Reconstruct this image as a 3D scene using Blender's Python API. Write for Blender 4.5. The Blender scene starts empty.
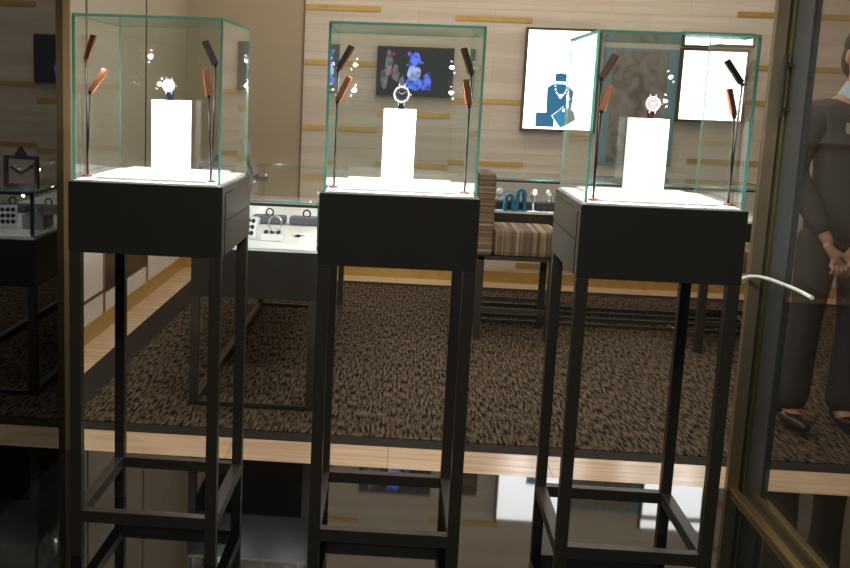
import bpy, bmesh, math, random
from mathutils import Vector, Matrix
random.seed(4)
S = bpy.context.scene
COL = S.collection
pi = math.pi

# ------------------------------------------------------------------ camera
F_PX, PITCH, ROLL, CAM_H, YAW = 1041.66, 0.16921, 0.03728, 1.39977, 0.0644
CX, CY = 330.69, 268.02
def cam_dir(a, b, c):
    X, Y, Z = a, c*math.cos(PITCH)+b*math.sin(PITCH), -c*math.sin(PITCH)+b*math.cos(PITCH)
    return Vector((X*math.cos(YAW)-Y*math.sin(YAW), X*math.sin(YAW)+Y*math.cos(YAW), Z))
cr, sr = math.cos(ROLL), math.sin(ROLL)
right = cam_dir(cr, sr, 0); up = cam_dir(-sr, cr, 0); fwd = cam_dir(0, 0, 1)
right = cam_dir(cr, sr, 0)
cd = bpy.data.cameras.new('camera'); cam = bpy.data.objects.new('camera', cd); COL.objects.link(cam)
m = Matrix.Identity(4)
for i in range(3):
    m[i][0] = right[i]; m[i][1] = up[i]; m[i][2] = -fwd[i]
m[2][3] = CAM_H
cam.matrix_world = m
cd.sensor_width = 36; cd.lens = F_PX/850*36
cd.shift_x = (425-CX)/850; cd.shift_y = -(284-CY)/850
cd.clip_start = .01
S.camera = cam
# ------------------------------------------------------------------ world and view
w = bpy.data.worlds.new('world'); S.world = w; w.use_nodes = True
w.node_tree.nodes['Background'].inputs[0].default_value = (.75, .85, .9, 1)
w.node_tree.nodes['Background'].inputs[1].default_value = .07
S.view_settings.view_transform = 'Standard'; S.view_settings.look = 'None'
S.view_settings.gamma = 1; S.view_settings.exposure = 0; S.view_settings.use_curve_mapping = False
S.cycles.transparent_max_bounces = 40; S.cycles.max_bounces = 8
S.cycles.use_denoising = True
S.cycles.caustics_reflective = False; S.cycles.caustics_refractive = False

def area(name, loc, size, power, color, target=None, size_y=None, spread=pi, parent=None):
    l = bpy.data.lights.new(name, 'AREA'); l.energy = power; l.color = color; l.spread = spread
    l.size = size
    if size_y: l.shape = 'RECTANGLE'; l.size_y = size_y
    else: l.shape = 'DISK'
    o = bpy.data.objects.new(name, l); COL.objects.link(o); o.location = loc
    if target is not None:
        o.rotation_euler = (Vector(target)-Vector(loc)).to_track_quat('-Z', 'Y').to_euler()
    if parent: o.parent = parent
    return o
WARM = (1, .88, .73)
# light from the shop's ceiling panel and wall-washing slots
area('shop_ceiling_light', (.7, 5.7, 2.84), 3.6, 36, WARM, (.7, 5.7, 0), size_y=2.6)
area('wall_washer_light', (.6, 7.15, 2.8), 4.2, 14.5, WARM, (.6, 7.9, 1.3), size_y=.15)
area('window_strip_light', (0, 3.70, 2.8), 2.2, 22, (1, .86, .70), (0, 3.95, 0), size_y=.12)

area('front_fill_light', (0, .4, 3.4), 3, 62, (1, .97, .88), (0, 1.2, 0), size_y=1.5)  # unseen fill lamp added above the camera to lift glass edges and legs

# ------------------------------------------------------------------ materials
MATS = {}
def nmat(name):
    m = bpy.data.materials.new(name); m.use_nodes = True
    nt = m.node_tree; b = nt.nodes['Principled BSDF']
    return m, nt, b
def mat(name, col, rough=.5, metal=0, spec=.5, emit=None, es=0, noise=0, scale=20, coat=0, bump=0):
    if name in MATS: return MATS[name]
    m, nt, b = nmat(name)
    b.inputs['Roughness'].default_value = rough; b.inputs['Metallic'].default_value = metal
    b.inputs['Specular IOR Level'].default_value = spec; b.inputs['Coat Weight'].default_value = coat
    b.inputs['Coat Roughness'].default_value = .03
    b.inputs['Base Color'].default_value = (*col, 1)
    if noise or bump:
        tc = nt.nodes.new('ShaderNodeTexCoord'); n = nt.nodes.new('ShaderNodeTexNoise')
        n.inputs['Scale'].default_value = scale; n.inputs['Detail'].default_value = 4
        nt.links.new(tc.outputs['Object'], n.inputs['Vector'])
        if noise:
            r = nt.nodes.new('ShaderNodeMapRange'); r.inputs['To Min'].default_value = 1-noise; r.inputs['To Max'].default_value = 1+noise
            nt.links.new(n.outputs['Fac'], r.inputs['Value'])
            mx = nt.nodes.new('ShaderNodeVectorMath'); mx.operation = 'SCALE'; mx.inputs[0].default_value = col
            nt.links.new(r.outputs[0], mx.inputs['Scale']); nt.links.new(mx.outputs[0], b.inputs['Base Color'])
        if bump:
            bp = nt.nodes.new('ShaderNodeBump'); bp.inputs['Strength'].default_value = bump; bp.inputs['Distance'].default_value = .002
            nt.links.new(n.outputs['Fac'], bp.inputs['Height']); nt.links.new(bp.outputs[0], b.inputs['Normal'])
    if emit:
        b.inputs['Emission Color'].default_value = (*emit, 1); b.inputs['Emission Strength'].default_value = es
    MATS[name] = m; return m

def glass(name, tint, gloss=None, gcol=(1, 1, 1), rough=0):
    """thin architectural glass: straight-through tint plus mirror reflection"""
    m = bpy.data.materials.new(name); m.use_nodes = True; nt = m.node_tree; nt.nodes.clear()
    o = nt.nodes.new('ShaderNodeOutputMaterial'); mx = nt.nodes.new('ShaderNodeMixShader')
    t = nt.nodes.new('ShaderNodeBsdfTransparent'); g = nt.nodes.new('ShaderNodeBsdfGlossy')
    t.inputs[0].default_value = (*tint, 1); g.inputs[0].default_value = (*gcol, 1); g.inputs['Roughness'].default_value = rough
    if gloss is None:
        f = nt.nodes.new('ShaderNodeFresnel'); f.inputs[0].default_value = 1.45
        # back faces would give total reflection; take the same value from both sides
        ge = nt.nodes.new('ShaderNodeNewGeometry'); mm = nt.nodes.new('ShaderNodeMix'); mm.data_type = 'FLOAT'
        f.inputs[0].default_value = 1.45
        nt.links.new(ge.outputs['Backfacing'], mm.inputs[0]); mm.inputs[2].default_value = 1.45; mm.inputs[3].default_value = 1/1.45
        nt.links.new(mm.outputs[0], f.inputs[0])
        nt.links.new(f.outputs[0], mx.inputs[0])
    else: mx.inputs[0].default_value = gloss
    nt.links.new(t.outputs[0], mx.inputs[1]); nt.links.new(g.outputs[0], mx.inputs[2]); nt.links.new(mx.outputs[0], o.inputs[0])
    return m
GLASS = glass('clear_glass', (.965, .985, .975))
EDGE = bpy.data.materials.new('green_glass_edge'); EDGE.use_nodes = True
def _edge():
    nt = EDGE.node_tree; nt.nodes.clear(); o = nt.nodes.new('ShaderNodeOutputMaterial')
    a = nt.nodes.new('ShaderNodeBsdfDiffuse'); b = nt.nodes.new('ShaderNodeBsdfTranslucent'); c = nt.nodes.new('ShaderNodeBsdfGlossy'); d = nt.nodes.new('ShaderNodeBsdfTransparent')
    a.inputs[0].default_value = (.15, .46, .38, 1); b.inputs[0].default_value = (.17, .54, .45, 1); c.inputs['Roughness'].default_value = .15; d.inputs[0].default_value = (.12, .42, .34, 1)
    m1 = nt.nodes.new('ShaderNodeMixShader'); m2 = nt.nodes.new('ShaderNodeMixShader'); m3 = nt.nodes.new('ShaderNodeMixShader')
    m1.inputs[0].default_value = .5; m2.inputs[0].default_value = .35; m3.inputs[0].default_value = .1
    L = nt.links.new; L(a.outputs[0], m1.inputs[1]); L(b.outputs[0], m1.inputs[2]); L(m1.outputs[0], m2.inputs[1]); L(d.outputs[0], m2.inputs[2]); L(m2.outputs[0], m3.inputs[1]); L(c.outputs[0], m3.inputs[2]); L(m3.outputs[0], o.inputs[0])
_edge()
DARKPANE = glass('dark_mirror_pane', (.006, .006, .006), .17, (.95, .97, 1))
TINTPANE = glass('smoked_pane', (.88, .88, .88), .05)

BLACK = mat('dark_lacquer', (.030, .027, .022), .22, spec=.5, noise=.1, scale=6)
FRAME = mat('dark_bronze_frame', (.038, .031, .024), .38, spec=.5)
SIDE = mat('drawer_satin_brown', (.050, .043, .036), .42, spec=.5)
GROOVE = mat('groove_dark', (.01, .009, .008), .6)
WHITE = mat('white_lacquer', (.86, .86, .86), .35)
BLOCKM = mat('white_block', (.88, .88, .89), .4)
BRONZE = mat('copper_lamp_head', (.36, .13, .065), .32, metal=.85)
LBLACK = mat('black_lamp_metal', (.03, .022, .02), .35, metal=.5)
LED = mat('led_lens', (1, 1, 1), .3, emit=(1, .97, .93), es=26)
SILVER = mat('polished_steel', (.62, .63, .65), .28, metal=1)
BRASS = mat('brushed_brass', (.42, .29, .12), .35, metal=.9, noise=.12, scale=9)
BRONZEPOST = mat('pale_bronze', (.30, .235, .15), .42, metal=.75, noise=.1, scale=5)
OLIVE = mat('olive_brass', (.25, .21, .09), .35, metal=.8)
DARKM = mat('dark_metal', (.028, .028, .03), .5)
GREYM = mat('charcoal_stile', (.055, .056, .058), .55)

# ------------------------------------------------------------------ mesh helpers
def link(name, bm, mats, parent=None, smooth=False, loc=None):
    me = bpy.data.meshes.new(name)
    bmesh.ops.recalc_face_normals(bm, faces=bm.faces)
    bm.to_mesh(me); bm.free()
    if not isinstance(mats, (list, tuple)): mats = [mats]
    for m_ in mats: me.materials.append(m_)
    if smooth:
        for p in me.polygons: p.use_smooth = True
    o = bpy.data.objects.new(name, me); COL.objects.link(o)
    if parent: o.parent = parent
    if loc: o.location = loc
    return o
def addbox(bm, x0, x1, y0, y1, z0, z1, bev=0, mi=0):
    b = bmesh.new(); bmesh.ops.create_cube(b, size=1)
    for v in b.verts:
        v.co = Vector(((x0+x1)/2+v.co.x*(x1-x0), (y0+y1)/2+v.co.y*(y1-y0), (z0+z1)/2+v.co.z*(z1-z0)))
    if bev: bmesh.ops.bevel(b, geom=b.edges[:], offset=bev, segments=2, profile=.6, affect='EDGES')
    for f in b.faces: f.material_index = mi
    t = bpy.data.meshes.new('t'); b.to_mesh(t); b.free(); bm.from_mesh(t); bpy.data.meshes.remove(t)
    return bm
def box(name, d, m_, parent=None, bev=0.0, M=None):
    bm = bmesh.new(); addbox(bm, *d, bev=bev)
    if M is not None: bm.transform(M)
    return link(name, bm, m_, parent)
def addtube(bm, pts, r, n=10, mi=0, closed=False):
    pts = [Vector(p) for p in pts]; rings = []
    rr = r if isinstance(r, (list, tuple)) else [r]*len(pts)
    prev = None
    for i, p in enumerate(pts):
        if closed: t = (pts[(i+1) % len(pts)]-pts[i-1]).normalized()
        else: t = (pts[min(i+1, len(pts)-1)]-pts[max(i-1, 0)]).normalized()
        if prev is None:
            a = Vector((0, 0, 1)) if abs(t.z) < .9 else Vector((1, 0, 0))
            u = t.cross(a).normalized()
        else: u = (prev-t*prev.dot(t)).normalized()
        prev = u; v = t.cross(u)
        rings.append([bm.verts.new(p+(u*math.cos(2*pi*k/n)+v*math.sin(2*pi*k/n))*rr[i]) for k in range(n)])
    N = len(rings)
    for i in range(N if closed else N-1):
        a, b = rings[i], rings[(i+1) % N]
        for k in range(n):
            f = bm.faces.new((a[k], a[(k+1) % n], b[(k+1) % n], b[k])); f.material_index = mi; f.smooth = True
    if not closed:
        for q in (rings[0][::-1], rings[-1]): f = bm.faces.new(q); f.material_index = mi
    return bm
def tube(name, pts, r, m_, parent=None, n=10, closed=False):
    bm = bmesh.new(); addtube(bm, pts, r, n, closed=closed); return link(name, bm, m_, parent)
def addlathe(bm, prof, n=24, M=None, mi=0):
    def ring(r, z):
        if r < 1e-6: vs = [bm.verts.new(Vector((0, 0, z)))]
        else: vs = [bm.verts.new(Vector((r*math.cos(2*pi*k/n), r*math.sin(2*pi*k/n), z))) for k in range(n)]
        if M is not None:
            for v in vs: v.co = M @ v.co
        return vs
    rings = []
    for i, (p, q) in enumerate(zip(prof, prof[1:])):
        sharp = i > 0 and abs(math.atan2(q[1]-p[1], q[0]-p[0]) - math.atan2(p[1]-prof[i-1][1], p[0]-prof[i-1][0])) > .5
        a = ring(*p) if (i == 0 or sharp) else rings[-1]
        b = ring(*q); rings.append(b)
        for k in range(n):
            f_ = [a[k % len(a)], a[(k+1) % len(a)], b[(k+1) % len(b)], b[k % len(b)]]
            u = []
            for x in f_:
                if x not in u: u.append(x)
            if len(u) > 2:
                f = bm.faces.new(u); f.material_index = mi; f.smooth = n > 12
    return bm
def lathe(name, prof, m_, parent=None, n=24, M=None):
    bm = bmesh.new(); addlathe(bm, prof, n, M); return link(name, bm, m_, parent)
def addpoly(bm, pts, thick, M=None, mi=0):
    """flat outline in local x,z pushed thick along -y"""
    a = [bm.verts.new((x, 0, z)) for x, z in pts]; b = [bm.verts.new((x, -thick, z)) for x, z in pts]
    fs = [bm.faces.new(a), bm.faces.new(b[::-1])]
    n = len(pts)
    for i in range(n): fs.append(bm.faces.new((a[i], b[i], b[(i+1) % n], a[(i+1) % n])))
    for f in fs: f.material_index = mi
    if M is not None:
        for v in a+b: v.co = M @ v.co
    return bm
def poly(name, pts, thick, m_, parent=None, M=None):
    bm = bmesh.new(); addpoly(bm, pts, thick, M); return link(name, bm, m_, parent)
def thing(name, label, cat, loc=(0, 0, 0), rz=0, group=None):
    o = bpy.data.objects.new(name, None); COL.objects.link(o); o.empty_display_size = .1
    o.location = loc; o.rotation_euler = (0, 0, rz); return tag(o, label, cat, group)
def tag(o, label, cat, group=None):
    o['label'] = label; o['category'] = cat
    if group: o['group'] = group
    return o
def struct(o, label=None):
    o['kind'] = 'structure'
    return o
def dup(root, label, loc=None, rz=None, group=None):
    def cp(o, par):
        c = o.copy(); COL.objects.link(c); c.parent = par
        for ch in o.children: cp(ch, c)
        return c
    r = cp(root, None); r['label'] = label
    if loc: r.location = loc
    if rz is not None: r.rotation_euler = (0, 0, rz)
    if group: r['group'] = group
    return r
T = Matrix.Translation
def R(a, ax): return Matrix.Rotation(a, 4, ax)

# ------------------------------------------------------------------ setting materials
def stone_mat(name, c0, c1, block=True, off=(0, 0, 0)):
    m, nt, b = nmat(name); N = nt.nodes.new; L = nt.links.new
    g = N('ShaderNodeNewGeometry'); mp = N('ShaderNodeMapping'); mp.inputs['Scale'].default_value = (.35, .35, 9)
    L(g.outputs['Position'], mp.inputs['Vector'])
    n = N('ShaderNodeTexNoise'); n.inputs['Scale'].default_value = 1.6; n.inputs['Detail'].default_value = 7; n.inputs['Roughness'].default_value = .65; n.inputs['Distortion'].default_value = .4
    L(mp.outputs[0], n.inputs['Vector'])
    cr_ = N('ShaderNodeValToRGB'); cr_.color_ramp.elements[0].position = .33; cr_.color_ramp.elements[1].position = .68
    cr_.color_ramp.elements[0].color = (*c0, 1); cr_.color_ramp.elements[1].color = (*c1, 1)
    L(n.outputs['Fac'], cr_.inputs[0]); out = cr_.outputs[0]
    if block:
        sp = N('ShaderNodeSeparateXYZ'); L(g.outputs['Position'], sp.inputs[0]); cb = N('ShaderNodeCombineXYZ')
        L(sp.outputs[0], cb.inputs[0]); L(sp.outputs[2], cb.inputs[1])
        mp2 = N('ShaderNodeMapping'); mp2.inputs['Location'].default_value = (.77, -.10, 0); L(cb.outputs[0], mp2.inputs['Vector'])
        br = N('ShaderNodeTexBrick'); br.offset = .5; br.inputs['Scale'].default_value = 1
        br.inputs['Brick Width'].default_value = .56; br.inputs['Row Height'].default_value = .175; br.inputs['Mortar Size'].default_value = .0018
        br.inputs['Color1'].default_value = (1, 1, 1, 1); br.inputs['Color2'].default_value = (.93, .915, .90, 1); br.inputs['Mortar'].default_value = (.80, .76, .70, 1)
        L(mp2.outputs[0], br.inputs['Vector'])
        mu = N('ShaderNodeMix'); mu.data_type = 'RGBA'; mu.blend_type = 'MULTIPLY'; mu.inputs[0].default_value = 1
        L(out, mu.inputs[6]); L(br.outputs[0], mu.inputs[7]); out = mu.outputs[2]
    L(out, b.inputs['Base Color']); b.inputs['Roughness'].default_value = .45
    return m
STONE = stone_mat('layered_beige_stone', (.53, .45, .37), (.66, .60, .52))
PLAIN = mat('beige_fabric_wall_panel', (.38, .31, .22), .7, noise=.05, scale=4)
PLAINL = mat('pale_wall_panel', (.46, .41, .33), .6, noise=.05, scale=3)
PLAIND = mat('deep_beige_wall_panel', (.47, .37, .26), .6, noise=.05, scale=3)
GOLDBAND = mat('gold_inlay_band', (.50, .33, .10), .4, metal=.35, noise=.25, scale=14)
def floor_strip_mat():
    m, nt, b = nmat('cream_stone_floor'); N = nt.nodes.new; L = nt.links.new
    g = N('ShaderNodeNewGeometry'); mp = N('ShaderNodeMapping'); mp.inputs['Scale'].default_value = (1.2, 14, 1); L(g.outputs['Position'], mp.inputs[0])
    n = N('ShaderNodeTexNoise'); n.inputs['Scale'].default_value = 2; n.inputs['Detail'].default_value = 6; L(mp.outputs[0], n.inputs[0])
    c = N('ShaderNodeValToRGB'); c.color_ramp.elements[0].color = (.60, .42, .27, 1); c.color_ramp.elements[1].color = (.80, .61, .43, 1)
    c.color_ramp.elements[0].position = .3; c.color_ramp.elements[1].position = .7
    L(n.outputs[0], c.inputs[0])
    br = N('ShaderNodeTexBrick'); br.offset = 0; br.inputs['Brick Width'].default_value = .62; br.inputs['Row Height'].default_value = 5; br.inputs['Mortar Size'].default_value = .0015
    br.inputs['Scale'].default_value = 1; br.inputs['Color1'].default_value = (1, 1, 1, 1); br.inputs['Color2'].default_value = (.96, .95, .94, 1); br.inputs['Mortar'].default_value = (.5, .42, .35, 1)
    L(g.outputs['Position'], br.inputs['Vector'])
    mu = N('ShaderNodeMix'); mu.data_type = 'RGBA'; mu.blend_type = 'MULTIPLY'; mu.inputs[0].default_value = 1
    L(c.outputs[0], mu.inputs[6]); L(br.outputs[0], mu.inputs[7]); L(mu.outputs[2], b.inputs['Base Color'])
    b.inputs['Roughness'].default_value = .22; return m
CREAM = floor_strip_mat()
def carpet_mat():
    m, nt, b = nmat('woven_brown_carpet'); N = nt.nodes.new; L = nt.links.new
    g = N('ShaderNodeNewGeometry')
    def layer(sx, sy, det, scale=1):
        mp = N('ShaderNodeMapping'); mp.inputs['Scale'].default_value = (sx, sy, 1); L(g.outputs['Position'], mp.inputs[0])
        n = N('ShaderNodeTexNoise'); n.inputs['Scale'].default_value = scale; n.inputs['Detail'].default_value = det; L(mp.outputs[0], n.inputs[0]); return n.outputs[0]
    a = layer(95, 13, 1); c_ = layer(60, 80, 1); big = layer(1.3, 1.3, 2)
    mi = N('ShaderNodeMix'); mi.data_type = 'FLOAT'; mi.inputs[0].default_value = .22; L(a, mi.inputs[2]); L(c_, mi.inputs[3])
    c = N('ShaderNodeValToRGB'); e = c.color_ramp.elements; e[0].position = .38; e[1].position = .62
    e[0].color = (.006, .005, .004, 1); e[1].color = (.165, .123, .086, 1)
    L(mi.outputs[0], c.inputs[0])
    L(c.outputs[0], b.inputs['Base Color']); b.inputs['Roughness'].default_value = .95; b.inputs['Specular IOR Level'].default_value = .1
    bp = N('ShaderNodeBump'); bp.inputs['Strength'].default_value = .6; bp.inputs['Distance'].default_value = .004
    L(mi.outputs[0], bp.inputs['Height']); L(bp.outputs[0], b.inputs['Normal'])
    return m
CARPET = carpet_mat()
CARPETB = mat('dark_carpet_border', (.015, .010, .007), .9, noise=.3, scale=90)
GLOSSFLOOR = mat('black_gloss_floor', (.006, .006, .006), .035, spec=.5, coat=.38, noise=.1, scale=3)
GLOSSFLOOR.node_tree.nodes['Principled BSDF'].inputs['Coat IOR'].default_value = 1.6

# ------------------------------------------------------------------ setting geometry
LX, RX, RY = -1.66, 3.3, 7.9         # left wall, right wall, rear wall
X0, X1, PY = -1.236, 1.30, 3.76       # window bay: left pane, right pane, rear edge of glossy floor
FZ = 0.0
struct(box('floor', (-4.5, 6, -.5, PY, FZ-.05, FZ), GLOSSFLOOR))
struct(box('floor', (LX, RX, PY, 4.0, -.05, 0), CREAM))
struct(box('floor', (LX, LX+.17, 4.0, 7.66, -.05, 0), CREAM))
struct(box('floor', (LX, RX, 7.66, RY, -.05, 0), CREAM))
struct(box('floor', (LX+.17, RX, 4.0, 7.66, -.05, -.001), CARPETB))
c = box('carpet', (LX+.33, RX-.1, 4.11, 7.52, -.001, .002), CARPET)
tag(c, 'brown woven carpet with a dark border filling the shop floor', 'carpet')
struct(box('ceiling', (LX-.1, RX+.1, PY-.2, RY+.1, 2.9, 3.0), mat('ceiling_paint', (.75, .7, .62), .8)))
struct(box('wall_rear', (-.77, RX, RY, RY+.1, -.05, 2.9), STONE))
struct(box('wall_rear', (LX, -.775, RY, RY+.1, -.05, 2.9), PLAIN))
struct(box('trim_1', (-.778, -.768, RY-.012, RY+.01, 0, 2.9), mat('seam_bronze', (.16, .11, .06), .5, metal=.4)))
struct(box('wall_right', (RX, RX+.1, 3.5, RY+.1, -.05, 2.9), PLAIN))
# left wall: panels with bronze seams
seam = MATS['seam_bronze']
struct(box('wall_left', (LX-.12, LX-.012, PY-.2, RY+.1, -.05, 2.9), PLAIND))
for y0, y1, mm in ((PY-.1, 5.40, PLAINL), (5.415, 6.66, PLAINL), (6.675, RY, PLAINL)):
    struct(box('wall_left', (LX-.012, LX, y0, y1, .5, 2.9), mm))
for k, y in enumerate((5.4, 6.66)):
    struct(box('trim_%d' % (k+2), (LX-.012, LX+.006, y, y+.015, .5, 2.9), seam))
struct(box('trim_4', (LX-.012, LX+.001, PY, RY, 1.66, 1.675), PLAIND))
# low cabinet front: white panels in brass frames, one dark recess
LOWW = mat('white_low_panel', (.78, .74, .68), .4)
struct(box('baseboard_left', (LX-.012, LX+.012, PY-.1, RY, 0, .10), GOLDBAND))
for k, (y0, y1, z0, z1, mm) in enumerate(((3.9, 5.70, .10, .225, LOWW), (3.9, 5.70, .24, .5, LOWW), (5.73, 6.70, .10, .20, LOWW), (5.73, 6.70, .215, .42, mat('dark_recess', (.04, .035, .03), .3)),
                                    (5.73, 6.70, .43, .5, GOLDBAND), (6.72, 7.9, .10, .5, LOWW))):
    struct(box('wall_left', (LX-.012, LX+.004, y0, y1, z0, z1), mm))
for k, y in enumerate((5.70, 6.70)):
    struct(box('trim_%d' % (k+5), (LX-.012, LX+.012, y, y+.022, .10, .5), BRASS))
struct(box('trim_7', (LX-.012, LX+.010, 3.9, 5.70, .225, .24), BRASS))
struct(box('baseboard_rear', (LX, RX, RY-.014, RY, 0, .085), GOLDBAND))
# gold bands in the stone wall
k = 8
for x0, x1, z in ((-.76, -.21, 2.0), (.34, .90, 1.955), (-.76, -.21, 1.60), (-.76, -.2, 1.118), (.34, .90, 1.36), (.34, .90, .90), (2.36, 3.2, 2.045), (2.55, 3.15, 1.672), (2.3, 2.72, 1.42),
                  (-.2, .34, .86), (.90, 1.9, .14), (2.1, 2.75, .98), (1.95, 2.6, .55), (-.2, .34, 1.24)):
    struct(box('trim_%d' % k, (x0, x1, RY-.006, RY+.01, z-.019, z+.019), GOLDBAND)); k += 1
# window bay: left brass strip and dark mirror pane
struct(box('trim_%d' % k, (X0-.012, X0+.026, PY-.012, PY-.0005, FZ, 2.9), mat('tan_brass_strip', (.34, .22, .10), .45, metal=.5))); k += 1
struct(box('window_1', (X0-.012, X0, -.3, PY-.013, FZ, 2.9), DARKPANE))
struct(box('wall_bay_left', (X0-.4, X0-.014, -.3, PY-.05, FZ, 2.9), mat('black_backing', (.004, .004, .004), .9)))
# right: bronze post with olive insert, charcoal stile, smoked pane and brass bottom rail
p = struct(box('trim_%d' % k, (X1-.055, X1-.012, PY-.03, PY-.0005, FZ, 2.9), BRONZEPOST, bev=.002)); k += 1
struct(box('trim_%d' % k, (X1-.012, X1-.002, PY-.02, PY-.0005, FZ, 2.9), DARKM)); k += 1
struct(box('trim_%d' % k, (X1-.004, X1+.020, PY-.05, PY-.0005, FZ, 2.9), OLIVE, bev=.002)); k += 1
struct(box('trim_%d' % k, (X1+.004, X1+.03, PY-.20, PY-.055, FZ+.05, 2.9), GREYM, bev=.002)); k += 1
struct(box('window_2', (X1+.010, X1+.022, -.3, PY-.2, FZ+.05, 2.9), TINTPANE))
struct(box('trim_%d' % k, (X1-.045, X1-.014, -.3, PY-.03, FZ, FZ+.016), BRASS, bev=.002)); k += 1
struct(box('trim_%d' % k, (X1-.014, X1+.006, -.3, PY-.05, FZ, FZ+.01), DARKM)); k += 1
struct(box('trim_%d' % k, (X1+.006, X1+.03, -.3, PY-.05, FZ, FZ+.05), OLIVE, bev=.002)); k += 1
h = thing('door_handle', 'dark upright pull handle on the charcoal stile beside the bronze post', 'handle', (0, 0, 0))
box('grip', (X1-.03, X1-.018, 3.675, 3.70, 1.36, 1.57), DARKM, h, bev=.003)
for z in (1.39, 1.54): box('bracket', (X1-.02, X1+.006, 3.68, 3.695, z-.006, z+.006), DARKM, h)
h = thing('reflected_arc', 'pale arched reflection built as a slim bar across the bronze post at knee height', 'bar')  # curved reflection over post and pane, built as a solid pale tube
pts = [(1.189, 3.72, .775), (1.205, 3.716, .789), (1.221, 3.71, .800), (1.238, 3.70, .808), (1.254, 3.67, .814), (1.262, 3.61, .819), (1.266, 3.55, .822), (1.27, 3.47, .824), (1.274, 3.38, .826), (1.275, 3.31, .826), (1.275, 3.236, .825)]
tube('bar', pts, .0065, mat('pale_green_reflection', (.70, .78, .70), .35), h)  # tube standing in for the curved reflection

# ------------------------------------------------------------------ display pedestals
PW, PD = .436, .495
hw, hd = PW/2, PD/2
Z1, ZB, ZR, ZRB = 1.121, .920, .145, .109
def panel(name, d, axis, par):
    """glass sheet: big faces clear, rim green"""
    bm = bmesh.new(); addbox(bm, *d)
    for f in bm.faces:
        f.normal_update(); f.material_index = 0 if abs(f.normal[axis]) > .9 or f.normal.z < -.9 else 1
    return link(name, bm, [GLASS, EDGE], par)
def make_pedestal(loc, rz, label):
    t = thing('display_pedestal', label, 'display case', loc, rz, 'watch display pedestals')
    box('cabinet', (-hw, hw, -hd, hd, ZB, Z1), BLACK, t, bev=.0015)
    box('deck', (-hw+.012, hw-.012, -hd+.012, hd-.012, Z1, Z1+.004), WHITE, t)
    box('plinth_pad', (-.160, .160, -.184, .224, Z1+.004, Z1+.011), WHITE, t, bev=.002)
    for s in (-1, 1):
        for z0, z1 in ((1.022, 1.098), (ZB+.004, 1.017)):
            xa, xb = sorted((s*(hw-.001), s*(hw+.004)))
            box('drawer', (xa, xb, -hd+.045, hd-.008, z0, z1), SIDE, t, bev=.001)
        xa, xb = sorted((s*(hw-.001), s*(hw+.002)))
        sp = bmesh.new()
        addbox(sp, xa, xb, -hd+.002, hd-.002, 1.102, Z1-.002); addbox(sp, xa, xb, -hd+.002, -hd+.040, ZB+.004, 1.101)
        link('side_panel', sp, SIDE, t)
    L_ = .033
    for sx in (-1, 1):
        for sy in (-1, 1):
            xa, xb = sorted((sx*hw, sx*(hw-L_))); ya, yb = sorted((sy*hd, sy*(hd-L_)))
            box('leg', (xa, xb, ya, yb, FZ, ZB), FRAME, t, bev=.0012)
    for sy in (-1, 1):
        ya, yb = sorted((sy*hd, sy*(hd-L_))); box('rail', (-hw+L_, hw-L_, ya, yb, ZRB, ZR), FRAME, t, bev=.001)
    for sx in (-1, 1):
        xa, xb = sorted((sx*hw, sx*(hw-L_))); box('rail', (xa, xb, -hd+L_, hd-L_, ZRB, ZR), FRAME, t, bev=.001)
    gx, gy, gt, zt = .210, .2375, .007, 1.582
    zb = Z1+.0045
    panel('glass_panel', (-gx, gx, -gy, -gy+gt, zb, zt-gt), 1, t); panel('glass_panel', (-gx, gx, gy-gt, gy, zb, zt-gt), 1, t)
    for s in (-1, 1):
        xa, xb = sorted((s*gx, s*(gx-gt))); panel('glass_panel', (xa, xb, -gy+gt, gy-gt, zb, zt-gt), 0, t)
    panel('glass_panel', (-gx, gx, -gy, gy, zt-gt, zt), 2, t)
    return t
PED = ((-.711, 3.111), (-.005, 3.091), (.707, 3.077))
WH = ('left', 'middle', 'right')
ped = make_pedestal((PED[0][0], PED[0][1], 0), -.009, 'tall dark display pedestal beside the dark mirror pane, white-dial watch in its glass case')
dup(ped, 'middle tall dark display pedestal, black-dial watch with angular bezel in its glass case', (PED[1][0], PED[1][1], 0), .012)
dup(ped, 'tall dark display pedestal nearest the bronze post, wine-strapped watch in its glass case', (PED[2][0], PED[2][1], 0), -.003)

# blocks
ZP = Z1+.011
blk = box('riser_block', (-.0485, .0485, -.058, .058, 0, .218), BLOCKM, bev=.0015)
SLEN = ('white riser block under the white-dial watch on the pedestal beside the mirror pane',
        'white riser block under the black-dial watch in the middle glass case',
        'white riser block under the wine-strapped watch in the case beside the bronze post')
BL = ((-.727, 3.26), (-.013, 3.25), (.736, 3.24))
for i in range(3):
    b_ = blk if i == 0 else blk.copy()
    if i: COL.objects.link(b_)
    b_.location = (BL[i][0], BL[i][1], ZP); b_.rotation_euler = (0, 0, (-.05, .0, .02)[i]); tag(b_, SLEN[i], 'block', 'white riser blocks in the glass cases')

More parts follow.
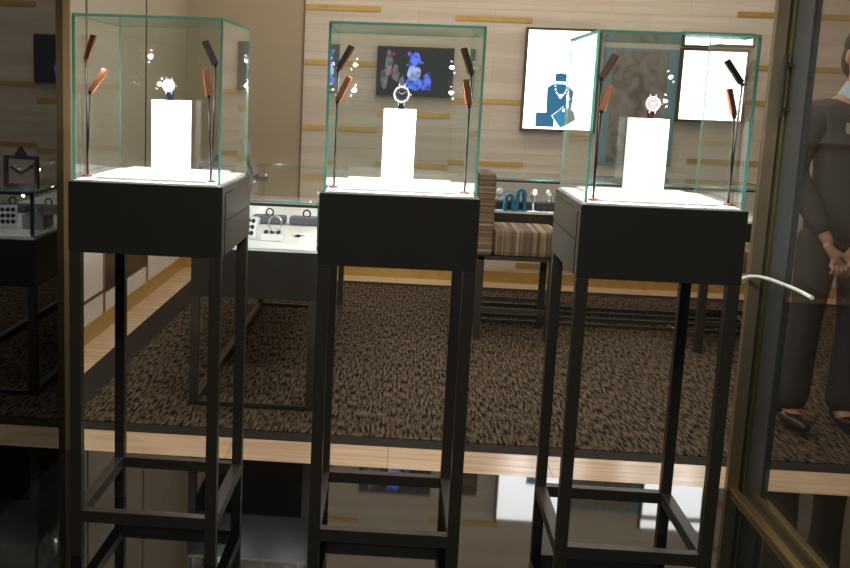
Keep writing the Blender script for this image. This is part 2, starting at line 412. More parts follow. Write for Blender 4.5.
# lamps
def lamp(x, y, side, label, tall_mat, aim, dx, tall_tilt, short_tilt, ph=0):
    t = thing('spot_lamp', label, 'lamp', (x, y, Z1+.0045), 0, 'two-headed stem lamps in the glass cases')
    lathe('base', [(0, 0), (.014, 0), (.014, .004), (.006, .007), (0, .007)], MATS['copper_lamp_head'], t)
    for j, (h_, off, mt, tilt) in enumerate(((.330, side*dx, tall_mat, tall_tilt), (.242, -side*dx, BRONZE, short_tilt))):
        yo = .012 if j == 0 else -.006
        tube('stem', [(0, yo*.4, .005), (off, yo, h_)], .0026, LBLACK, t)
        # head: flat bar leaning towards the watch
        M_ = T(Vector((off, yo, h_))) @ R(tilt, 'Y') @ R(-.18, 'X') @ R(side*.5, 'Z')
        bm = bmesh.new(); addbox(bm, -.0095, .0095, -.004, .004, .004, .078, bev=.0012)
        bm.transform(M_); hd_ = link('lamp_head', bm, mt, t)
        bm = bmesh.new(); s_ = -side
        for q in range(3):
            addlathe(bm, [(0, 0), (.0035, 0), (.003, .0012), (0, .0012)], 12, M_ @ T(Vector((0, .0042, .020+.021*q))) @ R(-pi/2, 'X'))
        link('led_lens', bm, LED, hd_)
        lathe('pivot', [(0, -.005), (.005, -.005), (.005, .005), (0, .005)], LBLACK, hd_, 12, T(Vector((off, yo, h_))) @ R(pi/2, 'X'))
        pos = M_ @ Vector((0, .012, .042))
        tl = Vector(aim)-(Vector((x, y, Z1+.0045))+pos)
        sl = bpy.data.lights.new('led_light', 'SPOT'); sl.energy = 9.5; sl.color = (1, .985, .96); sl.spot_size = 2.5; sl.spot_blend = .6; sl.shadow_soft_size = .006
        so = bpy.data.objects.new('led_light', sl); COL.objects.link(so); so.location = pos; so.parent = t
        so.rotation_euler = tl.to_track_quat('-Z', 'Y').to_euler()
    return t
AIM = [(BL[i][0], BL[i][1]-.09, 1.175) for i in range(3)]
lamp(-.911, 2.981, -1, 'two-headed lamp with copper heads, nearest the dark mirror pane', BRONZE, AIM[0], .009, .25, .55)
lamp(-.548, 2.975, 1, 'stem lamp with black upper head at the right of the white-dial watch', LBLACK, AIM[0], .007, -.48, -.2)
lamp(-.191, 2.970, -1, 'two-headed stem lamp at the left inside the middle glass case', mat('brown_lamp_head', (.12, .06, .04), .4, metal=.6), AIM[1], .001, .48, .42)
lamp(.180, 2.960, 1, 'two-headed stem lamp at the right inside the middle glass case', MATS['brown_lamp_head'], AIM[1], .001, -.33, -.2)
lamp(.532, 2.918, -1, 'stem lamp at the left inside the case that holds the wine-strapped watch', MATS['brown_lamp_head'], AIM[2], .002, .5, .3)
lamp(.905, 2.943, 1, 'stem lamp with angled black upper head, nearest the bronze post', LBLACK, AIM[2], .009, -.6, -.22)

# watches on block tops
def make_watch(name, loc, label, strap_mat, face_mat, bezel_n, rad, rz=0, mark=SILVER, sc=1):
    t = thing(name, label, 'watch', loc, rz); t.scale = (sc, sc, sc)
    # stand
    tube('stand', [(0, .012, 0), (0, .012, .018)], .009, strap_mat, t, n=14)
    st = bmesh.new()   # strap loop (oval), flat band
    n = 26; rings = []
    for i in range(n):
        a = 2*pi*i/n; y = .006+.019*math.cos(a); z = .036+.027*math.sin(a)
        ny, nz = math.cos(a), math.sin(a)
        wv = .0085 if math.cos(a) > -.5 else .0092
        rings.append([st.verts.new((x_, y+ny*o_, z+nz*o_)) for x_, o_ in ((-wv, 0), (wv, 0), (wv, .0022), (-wv, .0022))])
    for i in range(n):
        a, b = rings[i], rings[(i+1) % n]
        for q in range(4): f = st.faces.new((a[q], a[(q+1) % 4], b[(q+1) % 4], b[q])); f.smooth = True
    link('strap', st, strap_mat, t)
    M_ = T(Vector((0, -.014, .044))) @ R(pi/2-.12, 'X')
    lathe('case', [(0, -.004), (rad*.9, -.004), (rad, 0), (rad, .005), (rad*.93, .007), (rad*.8, .0072), (rad*.78, .006), (0, .006)], SILVER, t, bezel_n, M_)
    d = lathe('dial', [(0, .0062), (rad*.77, .0062), (rad*.77, .0066), (0, .0066)], face_mat, t, 28, M_)
    bm = bmesh.new()
    for i in range(12):
        bm2 = M_ @ R(i*pi/6, 'Z')
        b3 = bmesh.new(); addbox(b3, -.0005, .0005, rad*.58, rad*.70, .0066, .0071); b3.transform(bm2); tt = bpy.data.meshes.new('t'); b3.to_mesh(tt); b3.free(); bm.from_mesh(tt); bpy.data.meshes.remove(tt)
    link('hour_markers', bm, mark, d)
    for ang, ln in ((1.0, .45), (-1.05, .62)):
        b3 = bmesh.new(); addbox(b3, -.0005, .0005, -.001, rad*ln, .0068, .0073); b3.transform(M_ @ R(ang, 'Z')); link('hand', b3, mark, d)
    b3 = bmesh.new(); addtube(b3, [(rad, 0, .001), (rad+.004, 0, .001)], .0025, 10); b3.transform(M_); link('crown', b3, SILVER, t)
    for s in (-1, 1):
        for q in (-1, 1):
            b3 = bmesh.new(); addbox(b3, s*.0085-.0015, s*.0085+.0015, min(q*rad*.6, q*rad*1.25), max(q*rad*.6, q*rad*1.25), -.003, .003)
            b3.transform(M_); link('lug', b3, SILVER, t)
    return t
ZT = ZP+.218
WD = mat('white_dial', (.38, .38, .37), .6, spec=.2); BD = mat('black_dial', (.003, .003, .004), .7, spec=.06); SD = mat('skeleton_dial', (.10, .08, .08), .6, spec=.2, noise=.95, scale=300)
make_watch('wrist_watch', (BL[0][0]-.003, BL[0][1]-.02, ZT), 'round steel watch with white dial on a dark navy strap', mat('navy_strap', (.005, .007, .020), .8, spec=.1), WD, 28, .0205, .05, mat('dark_hands', (.05, .05, .05), .5))
make_watch('wrist_watch', (BL[1][0]+.002, BL[1][1]-.02, ZT), 'watch with angular eight-sided steel bezel and black dial', mat('black_strap', (.004, .004, .004), .8, spec=.1), BD, 8, .0265, 0, SILVER)
make_watch('wrist_watch', (BL[2][0]+.002, BL[2][1]-.02, ZT), 'steel watch with openwork dial on a wine red strap', mat('wine_strap', (.025, .002, .004), .8, spec=.1), SD, 28, .0225, -.05, SILVER)

# ------------------------------------------------------------------ showcase counters
def counter(t, x0, x1, y0, y1, zb, zd, zt, rails_y=(), leg=.035, base=True):
    box('cabinet', (x0, x1, y0, y1, zb, zd-.012), BLACK, t, bev=.0015)
    box('deck', (x0+.006, x1-.006, y0+.006, y1-.006, zd-.012, zd), WHITE, t)
    bm = bmesh.new()
    for x in (x0, x1-.016):
        for y in (y0, y1-.016):
            addbox(bm, x+.010, x+.022 if x == x0 else x+.006, y+.010 if y == y0 else y-.006, y+.022 if y == y0 else y+.006, zd, zt-.01)
    for y in (y0+.010, y1-.022): addbox(bm, x0+.01, x1-.01, y, y+.012, zt-.022, zt-.01)
    for x in (x0+.010, x1-.022): addbox(bm, x, x+.012, y0+.022, y1-.022, zt-.022, zt-.01)
    link('inner_frame', bm, FRAME, t)
    g = .006
    panel('glass_panel', (x0, x1, y0, y0+g, zd-.004, zt-g), 1, t); panel('glass_panel', (x0, x1, y1-g, y1, zd-.004, zt-g), 1, t)
    for x in (x0, x1-g): panel('glass_panel', (x, x+g, y0+g, y1-g, zd-.004, zt-g), 0, t)
    panel('glass_top', (x0, x1, y0, y1, zt-g, zt+.002), 2, t)
    for xa in (x0, x1-leg):
        for ya in (y0, y1-leg): box('leg', (xa, xa+leg, ya, ya+leg, 0.002, zb), FRAME, t, bev=.001)
    for ya in (y0, y1-leg)+tuple(rails_y): box('rail', (x0+leg, x1-leg, ya, ya+.02, .004, .022), FRAME, t)
    for xa in (x0, x1-leg): box('rail', (xa, xa+leg, y0+leg, y1-leg, .004, .034), FRAME, t)
A0, A1, B0, B1 = -.89, -.34, 4.40, 6.62
t = thing('showcase_counter', 'long dark showcase counter with glass top running back between the first two pedestals', 'showcase')
counter(t, A0, A1, B0, B1, .495, .718, .922)
def led_row(t, pts, w_):
    for p in pts:
        l = bpy.data.lights.new('showcase_light', 'POINT'); l.energy = w_; l.color = (1, .98, .95); l.shadow_soft_size = .006
        o = bpy.data.objects.new('showcase_light', l); COL.objects.link(o); o.location = p; o.parent = t
led_row(t, [(x, y, .895) for x in (-.82, -.42) for y in (4.46, 4.85, 5.3, 5.8, 6.3)], .9)
t = thing('showcase_counter', 'low glass-topped showcase counter along the rear stone wall behind the striped chair', 'showcase')
counter(t, .44, 2.25, 6.44, 7.0, .52, .705, .905, rails_y=(6.62, 6.80))
led_row(t, [(.5+.35*i, 6.50, .885) for i in range(5)], 1.6)

# contents of the long counter
DK = .7195
tray_w = mat('pearl_tray', (.72, .73, .76), .3); pat = mat('black_velvet', (.012, .012, .014), .8); gunm = mat('grey_metal_weave', (.30, .31, .33), .35, metal=.7)
def tray(loc, rz, tilt, label, w_=.085, d_=.085, h_=.035, nx=3, ny=3):
    t = thing('jewellery_tray', label, 'tray', loc, rz)
    M_ = R(tilt, 'X')
    box('tray_body', (-w_/2, w_/2, -d_/2, d_/2, 0, h_), tray_w, t, bev=.004, M=M_)
    bm = bmesh.new()
    for i in range(nx):
        for j in range(ny):
            x = -w_/2+.008+(w_-.016)*(i+.5)/nx; y = -d_/2+.008+(d_-.016)*(j+.5)/ny
            addlathe(bm, [(0, 0), (.0105, 0), (.0095, .005), (0, .006)], 8, M_ @ T(Vector((x, y, h_))))
    link('velvet_cups', bm, pat, t)
    return t
tray((-.575, 4.68, DK), .1, 0, 'pearl jewellery tray with black velvet cups lying flat, under the silver bangle', .10, .12, .030)
tray((-.672, 4.66, DK+.050), -.35, 1.25, 'pearl jewellery tray with black velvet cups stood upright at the counter end', .085, .10, .026)
t = thing('bangle', 'polished silver bangle standing on the flat jewellery tray', 'bangle', (-.565, 4.70, DK+.036))
tube('ring', [(.030*math.cos(a), 0, .034+.034*math.sin(a)) for a in [2*pi*i/28 for i in range(28)]], .0045, SILVER, t, closed=True)
lathe('clasp', [(0, -.006), (.006, -.006), (.006, .006), (0, .006)], SILVER, t, 14, T(Vector((.0, 0, .068))))
t = thing('brooch', 'small dark brooch lying on the white deck beside the flat jewellery tray', 'brooch', (-.47, 4.80, DK))
lathe('stone', [(0, 0), (.014, 0), (.012, .008), (0, .011)], pat, t, 12)
for a in (.4, 1.6, 2.9, 4.1): tube('petal', [(.012*math.cos(a), .012*math.sin(a), .004), (.036*math.cos(a), .03*math.sin(a), .004)], [.004, .001], SILVER, t)
for i, (x, lab) in enumerate(((-.66, 'grey velvet display cushion behind the upright jewellery tray'), (-.47, 'grey velvet display cushion with dark ring, nearest the middle pedestal'))):
    t = thing('display_cushion', lab, 'cushion', (x, 5.25, DK))
    box('pad', (-.085, .085, -.05, .05, 0, .04), mat('slate_velvet', (.11, .12, .15), .8), t, bev=.012)
    tube('ring', [(.018*math.cos(a), .0, .055+.018*math.sin(a)) for a in [2*pi*q/20 for q in range(20)]], .004, pat, t, closed=True)
t = thing('basket', 'grey metal woven basket box on the showcase deck, seen in the mirror pane', 'basket', (-.80, 4.70, DK))
bm = bmesh.new()
for (a, b_, cc, d_) in ((-.05, .05, -.07, -.062), (-.05, .05, .062, .07), (-.05, -.042, -.062, .062), (.042, .05, -.062, .062)): addbox(bm, a, b_, cc, d_, .0, .065)
addbox(bm, -.042, .042, -.062, .062, 0, .01); link('basket_body', bm, gunm, t)
bm = bmesh.new()
for i in range(9): addbox(bm, -.0505-.002, -.0505, -.064+i*.0142, -.058+i*.0142, .008, .058)
link('weave', bm, pat, t)
tube('handle', [(.0, -.055+.11*i/10, .060+.035*math.sin(pi*i/10)) for i in range(11)], .004, SILVER, t)
# things on the counter's glass top
t = thing('table_mirror', 'dark framed vanity mirror leaning on the showcase glass top by the display pedestal', 'mirror', (-.765, 5.45, .9245), 0)
M_ = R(-.30, 'Y')
box('mirror_frame', (-.006, .006, -.10, .10, .003, .225), DARKM, t, bev=.002, M=M_)
box('mirror_glass', (.0062, .0075, -.088, .088, .02, .212), mat('dim_mirror', (.28, .34, .42), .08, metal=1), t, M=M_)
box('base', (-.03, .06, -.05, .05, 0, .008), DARKM, t, bev=.002)
t = thing('picture_frame', 'black square open frame stand on the showcase, seen only in the mirror pane', 'frame', (-.80, 4.495, .9245), .1)
bm = bmesh.new()
for d in ((-.08, .08, -.01, .01, 0, .015), (-.08, .08, -.01, .01, .125, .14), (-.08, -.065, -.01, .01, .015, .125), (.065, .08, -.01, .01, .015, .125)): addbox(bm, *d)
link('frame', bm, DARKM, t)
tube('cross_bar', [(-.055, 0, .10), (0, 0, .06), (.05, 0, .09)], .006, DARKM, t)
poly('peak', [(-.03, .14), (.03, .14), (0, .185)], .012, DARKM, t)

# contents of the rear counter
cu = thing('watch_cushion', 'long black watch cushion under the blue stands in the rear showcase', 'cushion', (.70, 6.56, DK-.013))
box('pad', (-.12, .12, -.05, .05, 0, .052), pat, cu, bev=.008)
cu = dup(cu, 'black watch cushion at the end nearest the third pedestal in the rear showcase', (.915, 6.56, DK-.013)); cu.scale = (.62, 1, 1)
BLUE = mat('turquoise_velvet', (.02, .22, .42), .75, noise=.2, scale=60)
for i, (x, hh, lab) in enumerate(((.672, .105, 'shorter turquoise arched bracelet stand in the rear showcase'), (.742, .138, 'taller turquoise arched bracelet stand in the rear showcase'))):
    bm = bmesh.new(); o_ = []
    for q in range(13):
        a = pi*q/12; o_.append((.030*math.cos(a), hh-.030+.030*math.sin(a)))
    inn = [(x_*.42, (z_-(hh-.03))*.42+hh-.03) for x_, z_ in o_][::-1]
    pts = [(.036, 0)]+o_+[(-.036, 0), (-.014, 0)]+inn+[(.014, 0)]
    n = len(pts); a = [bm.verts.new((px, -.025, pz)) for px, pz in pts]; b_ = [bm.verts.new((px, .025, pz)) for px, pz in pts]
    for q in range(n): bm.faces.new((a[q], a[(q+1) % n], b_[(q+1) % n], b_[q]))
    fa = bm.faces.new(a); fb = bm.faces.new(b_[::-1]); bmesh.ops.triangulate(bm, faces=[fa, fb])
    o = link('bracelet_stand', bm, BLUE, None, loc=(x, 6.478, DK-.013)); tag(o, lab, 'stand', 'turquoise bracelet stands')
base_w = None
for i, (x, lab) in enumerate(((.62, 'silver ring watch on the cushion left of the turquoise stands'), (.835, 'silver watch on the cushion just right of the turquoise stands'), (.925, 'silver watch on the cushion end nearest the third pedestal'))):
    t = thing('display_watch', lab, 'watch', (x, 6.56, DK+.039), 0, 'silver watches in the rear showcase')
    tube('bracelet', [(.020*math.cos(a), .008, .038+.036*math.sin(a)) for a in [2*pi*q/22 for q in range(22)]], .0055, SILVER, t, closed=True)
    lathe('case', [(0, 0), (.021, 0), (.021, .007), (.015, .009), (0, .009)], SILVER, t, 24, T(Vector((0, -.004, .052))) @ R(pi/2, 'X'))
    lathe('dial', [(0, .0091), (.014, .0091), (0, .0095)], WD, t, 24, T(Vector((0, -.004, .052))) @ R(pi/2, 'X'))

# ------------------------------------------------------------------ striped chair and stool
def stripe_mat(name, axis, scale):
    m, nt, b = nmat(name); N = nt.nodes.new; L = nt.links.new
    tc = N('ShaderNodeTexCoord'); mp = N('ShaderNodeMapping')
    s = [.5, .5, .5]; s[axis] = scale; mp.inputs['Scale'].default_value = s; L(tc.outputs['Object'], mp.inputs[0])
    n = N('ShaderNodeTexNoise'); n.inputs['Scale'].default_value = 1; n.inputs['Detail'].default_value = 3; n.inputs['Roughness'].default_value = .7; L(mp.outputs[0], n.inputs[0])
    c = N('ShaderNodeValToRGB'); e = c.color_ramp.elements; e[0].position = .36; e[0].color = (.07, .05, .035, 1); e[1].position = .64; e[1].color = (.34, .29, .19, 1)
    q = e.new(.46); q.color = (.15, .08, .04, 1); q = e.new(.5); q.color = (.11, .10, .075, 1); q = e.new(.56); q.color = (.26, .16, .08, 1)
    L(n.outputs[0], c.inputs[0]); L(c.outputs[0], b.inputs['Base Color']); b.inputs['Roughness'].default_value = .85
    return m
ST_X = stripe_mat('striped_upholstery_seat', 0, 75); ST_Z = stripe_mat('striped_upholstery_back', 2, 75)
def add_legs(t, x0, x1, y0, y1, z, l_=.04):
    for x in (x0, x1-l_):
        for y in (y0, y1-l_): box('leg', (x, x+l_, y, y+l_, .002, z), FRAME, t, bev=.002)
    for y in (y0+.008, y1-l_+.008): box('stretcher', (x0+l_, x1-l_, y, y+.02, .16, .185), FRAME, t)
t = thing('armless_chair', 'armless chair in brown striped upholstery facing sideways between the second and third pedestals', 'chair', (.66, 6.0, 0))
add_legs(t, -.20, .25, -.03, .37, .49)
box('seat_frame', (-.20, .25, -.03, .37, .47, .495), FRAME, t)
bm = bmesh.new(); addbox(bm, -.118, .265, -.045, .39, .495, .645, bev=.03); link('seat', bm, ST_X, t, smooth=False)
box('backrest', (-.215, -.12, -.045, .39, .496, .965), ST_Z, t, bev=.018)
t = thing('stool', 'dark-legged backless striped stool beyond the third pedestal, near the bronze post', 'stool', (1.93, 6.0, 0))
for x in (-.20, .20):
    for y in (-.08, .28): box('leg', (x-.022, x+.022, y-.022, y+.022, .002, .47), FRAME, t, bev=.002)
box('stretcher', (-.178, .178, -.09, -.07, .16, .185), FRAME, t); box('stretcher', (-.178, .178, .27, .29, .16, .185), FRAME, t)
box('seat', (-.235, .235, -.115, .315, .47, .60), ST_X, t, bev=.03)
tube('foot_bar', [(-.20, .0, .10), (-.29, .03, .10), (-.33, .09, .11)], .008, BRASS, t)

# ------------------------------------------------------------------ things on the rear wall
WY = RY-.001
tv = thing('wall_screen', 'black wall screen showing a bright blue figure, behind the middle glass case', 'screen', (0, 0, 0))
box('bezel', (-.22, .345, WY-.045, WY, 1.375, 1.735), mat('screen_brown_bezel', (.05, .035, .02), .4), tv, bev=.003)
SCR = mat('screen_glow_dark', (.006, .006, .008), .5, emit=(.03, .033, .04), es=.5)
box('display', (-.208, .333, WY-.048, WY-.044, 1.388, 1.723), SCR, tv)
BLU = mat('screen_blue', (.02, .03, .1), .4, emit=(.10, .18, 1.0), es=1.1); LBL = mat('screen_light_blue', (.1, .1, .1), .4, emit=(.36, .46, .95), es=1.0)
SMK = mat('screen_smoke', (.05, .05, .05), .4, emit=(.20, .21, .23), es=.8); MAG = mat('screen_magenta', (.05, .0, .02), .4, emit=(.5, .05, .2), es=.5)
for m_, sc_ in ((BLU, 26), (LBL, 30), (SMK, 16)):
    nt = m_.node_tree; b_ = nt.nodes['Principled BSDF']; tc = nt.nodes.new('ShaderNodeTexCoord'); n_ = nt.nodes.new('ShaderNodeTexNoise'); n_.inputs['Scale'].default_value = sc_; n_.inputs['Detail'].default_value = 5
    nt.links.new(tc.outputs['Object'], n_.inputs[0]); mr = nt.nodes.new('ShaderNodeMapRange'); mr.inputs['From Min'].default_value = .36; mr.inputs['From Max'].default_value = .62
    mr.inputs['To Min'].default_value = .12; mr.inputs['To Max'].default_value = b_.inputs['Emission Strength'].default_value*1.25
    nt.links.new(n_.outputs[0], mr.inputs[0]); nt.links.new(mr.outputs[0], b_.inputs['Emission Strength'])
M_ = T(Vector((0, WY-.0485, 0)))
def blob(cx, cz, rx, rz, wob, n=18, seed=1):
    rd = random.Random(seed); return [(cx+rx*math.cos(2*pi*i/n)*(1+wob*(rd.random()-.5)), cz+rz*math.sin(2*pi*i/n)*(1+wob*(rd.random()-.5))) for i in range(n)]
bm = bmesh.new(); addpoly(bm, [(-.005, 1.60), (.02, 1.625), (.02, 1.66), (.0, 1.69), (.015, 1.70), (.04, 1.68), (.06, 1.70), (.09, 1.685), (.10, 1.64), (.125, 1.62), (.10, 1.605), (.06, 1.60), (.03, 1.585)], .001, M_)
addpoly(bm, blob(.06, 1.47, .062, .05, .25, seed=3), .0012, M_); addpoly(bm, [(.115, 1.42), (.15, 1.43), (.18, 1.42), (.185, 1.50), (.17, 1.56), (.13, 1.53)], .001, M_)
link('blue_figure', bm, BLU, tv)
bm = bmesh.new(); addpoly(bm, blob(.055, 1.545, .05, .055, .2, seed=5), .0016, M_); link('pale_face', bm, LBL, tv)
bm = bmesh.new()
for i, (a, b_, c_, d_) in enumerate(((-.13, 1.62, .025, .09), (-.16, 1.50, .03, .08), (-.08, 1.54, .025, .07), (-.03, 1.46, .02, .06))): addpoly(bm, blob(a, b_, c_, d_, .6, 14, i), .0008+.0002*i, M_)
link('smoke_wisps', bm, SMK, tv)
bm = bmesh.new(); addpoly(bm, blob(-.10, 1.68, .018, .012, .4, seed=8), .0018, M_); addpoly(bm, blob(-.105, 1.545, .014, .03, .4, seed=9), .0018, M_); link('magenta_petals', bm, MAG, tv)

def lightbox(x0, x1, z0, z1, label, fr=.018, em=3.2):
    t = thing('lightbox', label, 'lightbox', (0, 0, 0)); d = .06
    bm = bmesh.new()
    for q in ((x0-fr, x1+fr, WY-d, WY, z1, z1+fr), (x0-fr, x1+fr, WY-d, WY, z0-fr, z0), (x0-fr, x0, WY-d, WY, z0, z1), (x1, x1+fr, WY-d, WY, z0, z1)): addbox(bm, *q)
    link('frame', bm, mat('brown_bronze_frame', (.11, .065, .03), .4, metal=.3), t)
    box('light_panel', (x0, x1, WY-d+.006, WY-.01, z0, z1), mat('lit_white', (.8, .8, .8), .4, emit=(.97, .99, 1), es=em), t)
    return t
t = lightbox(.875, 1.385, 1.175, 1.885, 'glowing white lightbox picturing a blue necklace bust, by the third pedestal')
NB = mat('print_deep_blue', (.01, .06, .12), .5, emit=(.015, .13, .25), es=.9); NB2 = mat('print_teal_blue', (.01, .08, .14), .5, emit=(.03, .22, .36), es=1)
NW = mat('print_white', (.5, .5, .5), .5, emit=(.9, .95, 1), es=1.4)
M_ = T(Vector((0, WY-.0545, 0)))
bm = bmesh.new(); addpoly(bm, [(1.035, 1.475), (1.07, 1.50), (1.085, 1.505), (1.165, 1.505), (1.185, 1.49), (1.225, 1.455), (1.215, 1.28), (1.04, 1.28)], .001, M_); addpoly(bm, [(1.09, 1.52), (1.17, 1.52), (1.175, 1.575), (1.13, 1.585), (1.085, 1.575)], .001, M_)
link('printed_bust', bm, NB, t)
bm = bmesh.new(); addpoly(bm, [(.965, 1.19), (1.10, 1.19), (1.10, 1.295), (.965, 1.295)], .0016, M_); link('printed_box', bm, NB, t)
bm = bmesh.new(); addpoly(bm, [(1.15, 1.185), (1.255, 1.25), (1.235, 1.31), (1.165, 1.345), (1.08, 1.27)], .002, M_); link('printed_cube', bm, NB2, t)
bm = bmesh.new()
for i in range(9):
    a = pi+pi*i/8; addpoly(bm, blob(1.135+.042*math.cos(a), 1.49+.07*math.sin(a), .006, .008, 0, 8), .003, M_)
for x_, z_, r_ in ((1.135, 1.415, .013), (1.195, 1.40, .013), (1.19, 1.34, .012), (1.165, 1.315, .010)): addpoly(bm, blob(x_, z_, r_, r_*1.3, 0, 10), .0034, M_)
addpoly(bm, [(1.145, 1.188), (1.152, 1.18), (1.085, 1.272), (1.165, 1.35), (1.16, 1.34), (1.077, 1.272)], .0026, M_)
link('printed_necklace', bm, NW, t)
lightbox(1.995, 2.44, 1.285, 1.775, 'plain glowing white lightbox with the lower top edge, behind the wine-strapped watch case')
t = thing('wall_niche_light', 'narrow glowing white strip on the wall just above the plain lightbox', 'light')
box('frame', (1.98, 2.50, WY-.02, WY, 1.81, 1.91), MATS['brown_bronze_frame'], t); box('light_panel', (2.0, 2.48, WY-.024, WY-.018, 1.83, 1.895), MATS['lit_white'], t)
# reflection of an outside poster, painted as a panel between the lightboxes
t = thing('reflected_poster', 'muted grey-brown reflection of an outside poster, built as a teal-edged panel between the two lightboxes', 'reflection')
box('teal_reflection', (1.44, 1.975, WY-.02, WY, .93, 1.78), mat('teal_reflection', (.17, .28, .32), .6), t)
def reflected_print_mat():
    m, nt, b = nmat('reflected_print'); N = nt.nodes.new; L = nt.links.new
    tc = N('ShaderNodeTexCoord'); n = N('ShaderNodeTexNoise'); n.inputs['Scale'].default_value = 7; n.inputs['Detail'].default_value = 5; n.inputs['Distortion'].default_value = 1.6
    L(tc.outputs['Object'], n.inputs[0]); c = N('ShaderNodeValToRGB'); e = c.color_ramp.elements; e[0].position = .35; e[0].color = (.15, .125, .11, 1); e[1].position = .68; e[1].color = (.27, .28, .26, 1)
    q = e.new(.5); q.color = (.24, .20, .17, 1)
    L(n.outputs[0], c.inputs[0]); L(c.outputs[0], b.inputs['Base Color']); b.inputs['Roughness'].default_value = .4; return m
box('reflected_print_panel', (1.50, 1.90, WY-.023, WY-.019, .95, 1.76), reflected_print_mat(), t)
M_ = T(Vector((0, WY-.0235, 0)))
bm = bmesh.new(); addpoly(bm, blob(1.77, 1.12, .10, .16, .4, seed=11), .001, M_); link('reflected_flower', bm, mat('reflected_rust', (.22, .09, .04), .5), t)

# ------------------------------------------------------------------ person behind the smoked pane
def skin(name, verts, edges, rad, m_, parent, sub=2, root=0):
    me = bpy.data.meshes.new(name); me.from_pydata([Vector(v) for v in verts], edges, []); me.update()
    o = bpy.data.objects.new(name, me); COL.objects.link(o); o.parent = parent; me.materials.append(m_)
    md = o.modifiers.new('skin', 'SKIN'); md.use_smooth_shade = True
    if not me.skin_vertices: me.attributes  # layer is created by the modifier
    lay = me.skin_vertices[0].data
    for i, r in enumerate(rad):
        lay[i].radius = r if isinstance(r, tuple) else (r, r)
    lay[root].use_root = True
    s = o.modifiers.new('sub', 'SUBSURF'); s.levels = sub; s.render_levels = sub
    return o
SKIN = mat('skin', (.52, .28, .19), .5); SUIT = mat('charcoal_suit', (.040, .040, .042), .8, noise=.15, scale=60); SHIRT = mat('pale_blue_shirt', (.45, .58, .68), .7)
HAIR = mat('dark_hair', (.012, .010, .009), .6); SHOE = mat('black_leather', (.02, .018, .016), .25)
P = thing('person', 'person in a dark suit standing with hands clasped in front, behind the smoked pane', 'person', (1.885, 4.62, .008), .12)
P.rotation_euler = (0, .028, .12)
V = [(0, 0, .92), (0, .0, 1.05), (0, .0, 1.20), (0, .01, 1.36), (0, .01, 1.46), (0, -.005, 1.54), (0, -.01, 1.63), (0, -.005, 1.70),
     (-.09, 0, .88), (-.105, -.01, .50), (-.115, .01, .10), (-.12, -.03, .045), (-.135, -.14, .03),
     (.09, 0, .88), (.105, -.01, .50), (.115, .01, .10), (.12, -.03, .045), (.135, -.14, .03),
     (-.165, .01, 1.37), (-.25, .02, 1.12), (-.165, -.12, .90), (-.125, -.165, .82),
     (.165, .01, 1.37), (.25, .02, 1.12), (.12, -.12, .90), (.0, -.150, .81)]
E_ = [(0, 1), (1, 2), (2, 3), (3, 4), (4, 5), (5, 6), (6, 7), (0, 8), (8, 9), (9, 10), (10, 11), (11, 12), (0, 13), (13, 14), (14, 15), (15, 16), (16, 17),
      (3, 18), (18, 19), (19, 20), (20, 21), (3, 22), (22, 23), (23, 24), (24, 25)]
RR = [(.15, .10), (.13, .09), (.14, .10), (.14, .09), (.055, .055), (.06, .065), (.078, .095), (.06, .075),
      .085, .055, .038, .04, .03, .085, .055, .038, .04, .03, .055, .042, .028, .024, .055, .042, .028, .024]
body = skin('body', V, E_, RR, SKIN, P)
# face
def ell(bm, c, r, M_=None, seg=20):
    b = bmesh.new(); bmesh.ops.create_uvsphere(b, u_segments=seg, v_segments=seg//2, radius=1)
    for v in b.verts: v.co = Vector((c[0]+v.co.x*r[0], c[1]+v.co.y*r[1], c[2]+v.co.z*r[2]))
    for f in b.faces: f.smooth = True
    tt = bpy.data.meshes.new('t'); b.to_mesh(tt); b.free(); bm.from_mesh(tt); bpy.data.meshes.remove(tt)
bm = bmesh.new(); ell(bm, (0, -.012, 1.615), (.074, .092, .115)); ell(bm, (0, -.105, 1.605), (.012, .016, .022)); ell(bm, (0, -.085, 1.535), (.03, .02, .018))
for s in (-1, 1): ell(bm, (s*.075, .0, 1.61), (.012, .02, .03))
link('face', bm, SKIN, P)
bm = bmesh.new()
for s in (-1, 1): ell(bm, (s*.028, -.096, 1.628), (.011, .007, .006)); ell(bm, (s*.028, -.098, 1.648), (.017, .006, .003))
link('eyes', bm, HAIR, P)
bm = bmesh.new(); ell(bm, (0, -.099, 1.565), (.022, .007, .005)); link('lips', bm, mat('lips', (.35, .12, .1), .5), P)
bm = bmesh.new(); ell(bm, (0, .012, 1.66), (.083, .10, .085)); ell(bm, (-.0, .04, 1.60), (.08, .07, .09)); link('hair', bm, HAIR, P)
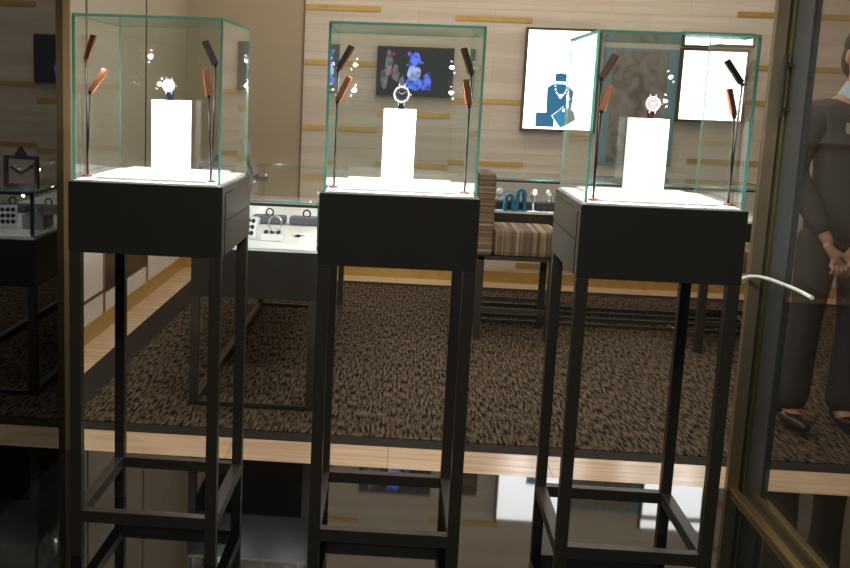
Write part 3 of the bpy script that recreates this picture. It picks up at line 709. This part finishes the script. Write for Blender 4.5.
# clothes
V = [(0, 0, .80), (0, 0, .95), (0, 0, 1.12), (0, .0, 1.24), (0, .01, 1.38), (0, .015, 1.45), (-.16, .012, 1.365), (-.245, .02, 1.13), (-.150, -.145, .86), (.16, .012, 1.365), (.245, .02, 1.13), (.055, -.135, .86)]
E_ = [(0, 1), (1, 2), (2, 3), (3, 4), (4, 5), (4, 6), (6, 7), (7, 8), (4, 9), (9, 10), (10, 11)]
skin('jacket', V, E_, [(.19, .125), (.175, .12), (.16, .115), (.175, .12), (.165, .105), (.075, .07), (.075, .075), .06, .045, (.075, .075), .06, .045], SUIT, P, root=2)
for s in (-1, 1):
    V = [(s*.08, 0, .90), (s*.095, -.005, .70), (s*.105, -.01, .48), (s*.118, -.01, .055)]
    skin('trouser_leg', V, [(0, 1), (1, 2), (2, 3)], [(.105, .11), (.088, .09), (.068, .07), (.060, .085)], SUIT, P)
    bm = bmesh.new(); ell(bm, (s*.128, -.07, .035), (.045, .13, .034)); ell(bm, (s*.122, .015, .06), (.04, .05, .045)); link('shoe', bm, SHOE, P)
bm = bmesh.new()
for s in (-1, 1): addpoly(bm, [(0, 1.36), (s*.075, 1.47), (s*.045, 1.52), (0, 1.42)][::s], .012, T(Vector((0, -.095, 0))) @ R(0, 'X'))
link('shirt_front', bm, SHIRT, P)
lathe('shirt_collar', [(.086, 0), (.062, .062), (.058, .062), (.080, 0)], SHIRT, P, 24, T(Vector((0, .008, 1.445))) @ R(.2, 'X'))
bm = bmesh.new(); addpoly(bm, [(-.02, 1.43), (.02, 1.43), (.014, 1.40), (.03, 1.20), (0, 1.16), (-.03, 1.20), (-.014, 1.40)], .008, T(Vector((0, -.118, 0)))); link('tie', bm, mat('dark_tie', (.03, .04, .06), .6), P)
bm = bmesh.new()
for s in (-1, 1): addpoly(bm, [(s*.05, 1.47), (s*.115, 1.38), (s*.075, 1.33), (s*.01, 1.14), (s*.02, 1.2), (s*.04, 1.34)][::s], .006, T(Vector((0, -.118, 0))))
link('lapels', bm, mat('lapel_cloth', (.065, .065, .07), .7), P)
poly('pocket_badge', [(-.12, 1.335), (-.075, 1.33), (-.08, 1.285), (-.115, 1.29)], .005, mat('pale_badge', (.45, .42, .38), .5), P, T(Vector((0, -.135, 0))))
# hands: palm and five fingers each, clasped
def hand(x, z, s, y, over):
    V = [(x+s*.045, y+.015, z+.06), (x+s*.015, y, z+.02), (x-s*.005, y-.004, z-.015)]; E_ = [(0, 1), (1, 2)]
    RR = [(.024, .020), (.030, .018), (.034, .017)]
    for i, (fx, ln) in enumerate(((-.027, .030), (-.009, .036), (.009, .034), (.027, .027))):
        b0 = len(V); V += [(x-s*.008+fx, y-.012, z-.030), (x-s*.012+fx, y-.030, z-.030-ln*.55), (x-s*.012+fx, y-.020+over, z-.030-ln*1.25)]
        E_ += [(2, b0), (b0, b0+1), (b0+1, b0+2)]; RR += [.0105, .0098, .0085]
    b0 = len(V); V += [(x-s*.03, y-.016, z+.012), (x-s*.048, y-.03, z-.012), (x-s*.04, y-.036, z-.036)]; E_ += [(1, b0), (b0, b0+1), (b0+1, b0+2)]; RR += [.012, .010, .009]
    return skin('hand', V, E_, RR, SKIN, P)
hand(-.105, .775, -1, -.175, .012)
hand(-.035, .765, 1, -.145, .004)
